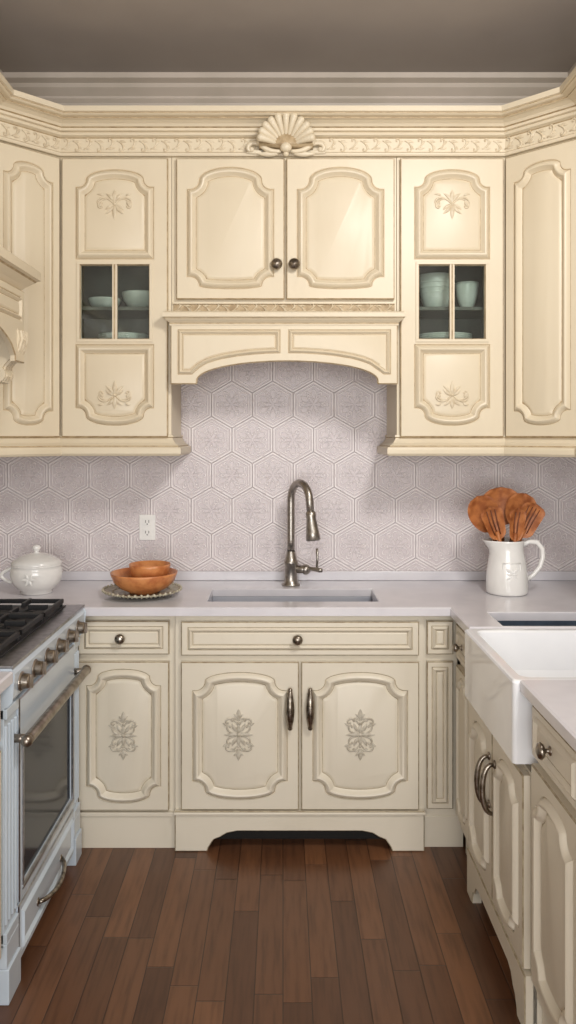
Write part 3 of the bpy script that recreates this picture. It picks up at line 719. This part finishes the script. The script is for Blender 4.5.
# ---------------------------------------------------------------- tureen
g=group('lidded_tureen');tx,ty,tz=-1.032,-.30,.9405
mb=MB();mb.lathe([(.0001,.003),(.062,.0),(.066,.004),(.062,.012),(.08,.022),(.099,.05),(.106,.08),(.104,.102),(.098,.112),(.102,.116),(.102,.121),(.092,.121),(.09,.1),(.07,.03),(.0001,.02)],(tx,ty,tz),WHITE,40,fn=lambda r,h,a:r*(1+.012*math.cos(16*a)) if .03<h<.1 else r);mb.obj('pot',g,smooth=True)
mb=MB();mb.lathe([(.102,.121),(.104,.127),(.09,.140),(.065,.154),(.035,.164),(.013,.167),(.008,.172),(.014,.180),(.018,.190),(.012,.198),(.0001,.20)],(tx,ty,tz),WHITE,40);mb.obj('lid',g,smooth=True)
mb=MB();mb.tube([(tx-(.095+.045*math.sin(PI*i/12)**.8),ty-.02,tz+.045+.06*(i/12)) for i in range(13)],[.0075]*13,WHITE,12)
mb.obj('handle',g,smooth=True)
mb=MB(F((tx,ty-.106,tz+.07),(1,0,0)))
for a in (0,60,120,180,240,300): mb.leaf(0,0,.028,.012,a,.0,.004,WHITE)
mb.obj('relief',g,smooth=True)
# ---------------------------------------------------------------- plate with bowls
px_,py_=-.580,-.355
g=group('beaded_plate');mb=MB()
mb.lathe([(.0001,.002),(.06,.0),(.07,.003),(.10,.008),(.16,.022),(.162,.026),(.155,.026),(.1,.013),(.0001,.008)],(px_,py_,.9405),PLATE,64,fn=lambda r,h,a:r*(1+.02*math.cos(24*a)) if r>.12 else r)
for i in range(40):
    a=2*PI*i/40;mb.ball((px_+.158*math.cos(a),py_+.158*math.sin(a),.967),.0065,PLATE,8,6)
    mb.ball((px_+.12*math.cos(a),py_+.12*math.sin(a),.955),.006,PLATE,8,6)
mb.obj('plate',g,smooth=True)
def bowl(name,c,R,H,mat):
    mb=MB();mb.lathe([(.0001,0),(R*.42,0),(R*.45,H*.06),(R*.7,H*.25),(R*.9,H*.55),(R*.99,H*.9),(R,H),(R*.965,H),(R*.86,H*.55),(R*.62,H*.25),(R*.3,H*.14),(.0001,H*.12)],c,mat,48);return mb.obj(name,smooth=True)
bowl('wooden_bowl',(px_+.008,py_,.9515),.137,.085,TERRA)
b=bowl('wooden_bowl',(px_+.030,py_+.01,.9690),.085,.100,TERRA)
# ---------------------------------------------------------------- pitcher
g=group('white_pitcher');qx,qy,qz=.935,-.31,.9405
def lip(r,h,a):
    if h>.17:
        k=max(0,math.cos(a-PI))**6;return r+k*.03*(h-.17)/.05
    return r
mb=MB();mb.lathe([(.0001,.004),(.078,0),(.084,.004),(.085,.012),(.086,.05),(.082,.10),(.074,.15),(.068,.175),(.067,.19),(.070,.215),(.072,.222),(.068,.222),(.064,.19),(.07,.15),(.078,.08),(.078,.02),(.0001,.012)],(qx,qy,qz),WHITE,56,fn=lip);mb.obj('jug',g,smooth=True)
mb=MB();mb.tube([(qx+.066,qy,qz+.20),(qx+.09,qy,qz+.215),(qx+.125,qy,qz+.212),(qx+.147,qy,qz+.185),(qx+.15,qy,qz+.15),(qx+.138,qy,qz+.11),(qx+.11,qy,qz+.075),(qx+.082,qy,qz+.055)],[.010,.0105,.011,.011,.011,.010,.0095,.009],WHITE,14,1.0);mb.obj('handle',g,smooth=True)
mb=MB(F((qx,qy-.0835,qz+.09),(1,0,0)))
for a in (45,135,225,315): mb.leaf(0,0,.035,.014,a,-.004,.006,WHITE)
for a in (0,90,180,270): mb.leaf(0,0,.022,.01,a,-.003,.006,WHITE)
for sg in (-1,1):
    mb.tube([(sg*.036,-.045,-.009),(sg*.036,.045,-.014)],.0022,WHITE,8);mb.tube([(-.036,sg*.045,-.011),(0,sg*.045,-.002 if sg<0 else -.006),(.036,sg*.045,-.011)],.0022,WHITE,8)
mb.obj('relief',g,smooth=True)
def spoon(name,tip,base,hw,hl,ridges=0,yaw=0,mat=SPOON):
    tip=Vector(tip);base=Vector(base);ax=(tip-base).normalized()
    nr=Vector((math.sin(yaw),-math.cos(yaw),0));nr=(nr-ax*nr.dot(ax)).normalized();sd=ax.cross(nr)
    M=Matrix.Identity(4)
    for i in range(3): M[i][0]=sd[i];M[i][1]=ax[i];M[i][2]=nr[i];M[i][3]=tip[i]
    L=(tip-base).length;mb=MB(M)
    mb.tube([(0,-L,0),(0,-L*.6,0),(0,-hl*1.6,0),(0,-hl*.75,0)],[.006,.0065,.007,.009],mat,10)
    nu,nv=14,16;vs=[]
    for sidez in (1,-1):
        for j in range(nv+1):
            v=-1+2*j/nv
            wv=math.sqrt(max(0,1-v*v))*(1+.12*v) if not ridges else min(1,1.35*math.sqrt(max(0,1-v*v)))*(.82+.18*v)
            for i in range(nu+1):
                u=-1+2*i/nu;rr_=min(1,u*u+v*v*.999)
                zc=-.018*(1-rr_)+ .004*sidez*max(0,1-abs(u)**3)*(1 if abs(v)<1 else 0)
                vs.append((u*wv*hw/2,v*hl/2-hl*.5,zc+.006*u*u))
    n1=(nu+1)*(nv+1);fs=[]
    for k in (0,n1):
        for j in range(nv):
            for i in range(nu): fs.append((k+j*(nu+1)+i,k+j*(nu+1)+i+1,k+(j+1)*(nu+1)+i+1,k+(j+1)*(nu+1)+i))
    mb.add(vs,fs,mat)
    if ridges:
        for i in range(ridges):
            x=(i-(ridges-1)/2)*hw*.8/ridges
            mb.tube([(x*.75,-hl*.85,-.002),(x*.95,-hl*.5,-.009),(x*1.1,-hl*.12,.001)],[.0022,.0028,.002],SPOOND,8)
    mb.obj(name,smooth=True)
spoon('wooden_spoon',(qx-.125,qy+.005,qz+.405),(qx+.03,qy+.02,qz+.03),.130,.165)
spoon('wooden_spoon',(qx-.015,qy+.050,qz+.440),(qx-.0,qy+.03,qz+.03),.170,.165)
spoon('wooden_spoon',(qx+.085,qy+.025,qz+.415),(qx-.03,qy+.025,qz+.03),.130,.155)
spoon('slotted_spatula',(qx-.085,qy-.045,qz+.365),(qx+.02,qy-.03,qz+.03),.100,.145,5)
spoon('slotted_spatula',(qx+.115,qy-.025,qz+.375),(qx-.04,qy-.01,qz+.03),.110,.155,6)
spoon('slotted_spatula',(qx+.03,qy-.060,qz+.36),(qx-.0,qy-.045,qz+.03),.075,.14,4)
# ---------------------------------------------------------------- outlet
g=group('wall_outlet');M=F((-.617,-.0085,1.18),(1,0,0));mb=MB(M);mb.box(-.037,.037,-.058,.058,0,.005,PLAST);mb.obj('cover_plate',g,.002)
mb=MB(M)
for s in (-1,1):
    mb.box(-.018,.018,s*.024-.016,s*.024+.016,.005,.0075,PLAST)
    mb.box(-.009,-.006,s*.024-.003,s*.024+.009,.0075,.008,SLOT);mb.box(.006,.009,s*.024-.003,s*.024+.009,.0075,.008,SLOT);mb.lathe([(.0001,.0081),(.003,.0081),(.003,.007)],(0,s*.024-.009,0),SLOT,10)
mb.obj('sockets',g,.0006)
# ---------------------------------------------------------------- dishes
bowl('ceramic_bowl',(-.615,-.17,2.1405),.085,.075,CELAD);bowl('ceramic_bowl',(-.775,-.17,2.1405),.07,.05,CELAD)
def plates(name,c,R,n):
    mb=MB()
    for i in range(n):
        z=c[2]+i*.009;mb.lathe([(.0001,0),(R*.55,0),(R,.012),(R,.015),(R*.55,.005),(.0001,.005)],(c[0],c[1],z),CELAD,36)
    mb.obj(name,smooth=True)
plates('plate_stack',(-.69,-.17,2.0005),.11,3)
plates('plate_stack',(.70,-.17,2.0005),.12,3)
mb=MB();mb.lathe([(.0001,0),(.045,0),(.05,.008),(.064,.05),(.080,.13),(.083,.150),(.078,.150),(.060,.05),(.04,.012),(.0001,.01)],(.665,-.17,2.1405),CELAD,40)
for k in range(4): mb.lathe([(.060+.0055*k,.045+.022*k),(.066+.0055*k,.050+.022*k),(.063+.0055*k,.056+.022*k)],(.665,-.17,2.1405),CELAD,40)
mb.obj('ribbed_ceramic_cup',smooth=True)
bowl('ceramic_bowl',(.80,-.17,2.1405),.050,.12,CELAD)
# ---------------------------------------------------------------- finalize groups
bpy.context.view_layer.update()
for e,ch in GROUPS.items():
    if not ch: continue
    pts=[o.matrix_world@Vector(c) for o in ch for c in o.bound_box]
    lo=[min(p[i] for p in pts) for i in range(3)];hi=[max(p[i] for p in pts) for i in range(3)]
    e.location=((lo[0]+hi[0])/2,(lo[1]+hi[1])/2,lo[2]);inv=Matrix.Translation(e.location).inverted()
    for o in ch: o.parent=e;o.matrix_parent_inverse=inv
# ---------------------------------------------------------------- lights
def area(name,loc,target,sx,sy,P,col):
    l=bpy.data.lights.new(name,'AREA');l.shape='RECTANGLE';l.size=sx;l.size_y=sy;l.energy=P;l.color=col
    o=bpy.data.objects.new(name,l);S.collection.objects.link(o);o.location=loc
    o.rotation_euler=(Vector(target)-Vector(loc)).to_track_quat('-Z','Y').to_euler();return o
area('window_daylight',(0,YF+.02,1.5),(0,0,1.4),2.2,2.3,100,(1,.99,.975))
area('added_upper_fill',(.85,-2.4,3.0),(-.15,-.1,1.15),.4,.4,34,(1,.975,.94))  # added area light from upper right; no fixture hangs here
wd=bpy.data.worlds.new('world');S.world=wd;wd.use_nodes=True;wd.node_tree.nodes['Background'].inputs[0].default_value=(.8,.88,1,1);wd.node_tree.nodes['Background'].inputs[1].default_value=.8
# ---------------------------------------------------------------- camera
cam=bpy.data.cameras.new('camera');co=bpy.data.objects.new('camera',cam);S.collection.objects.link(co)
co.location=(0,-3.65,1.6);co.rotation_euler=(PI/2,0,0)
cam.sensor_fit='VERTICAL';cam.sensor_height=24;cam.lens=18.75;cam.shift_y=-77/1024;cam.shift_x=5/1024
cam.clip_start=.05
S.camera=co
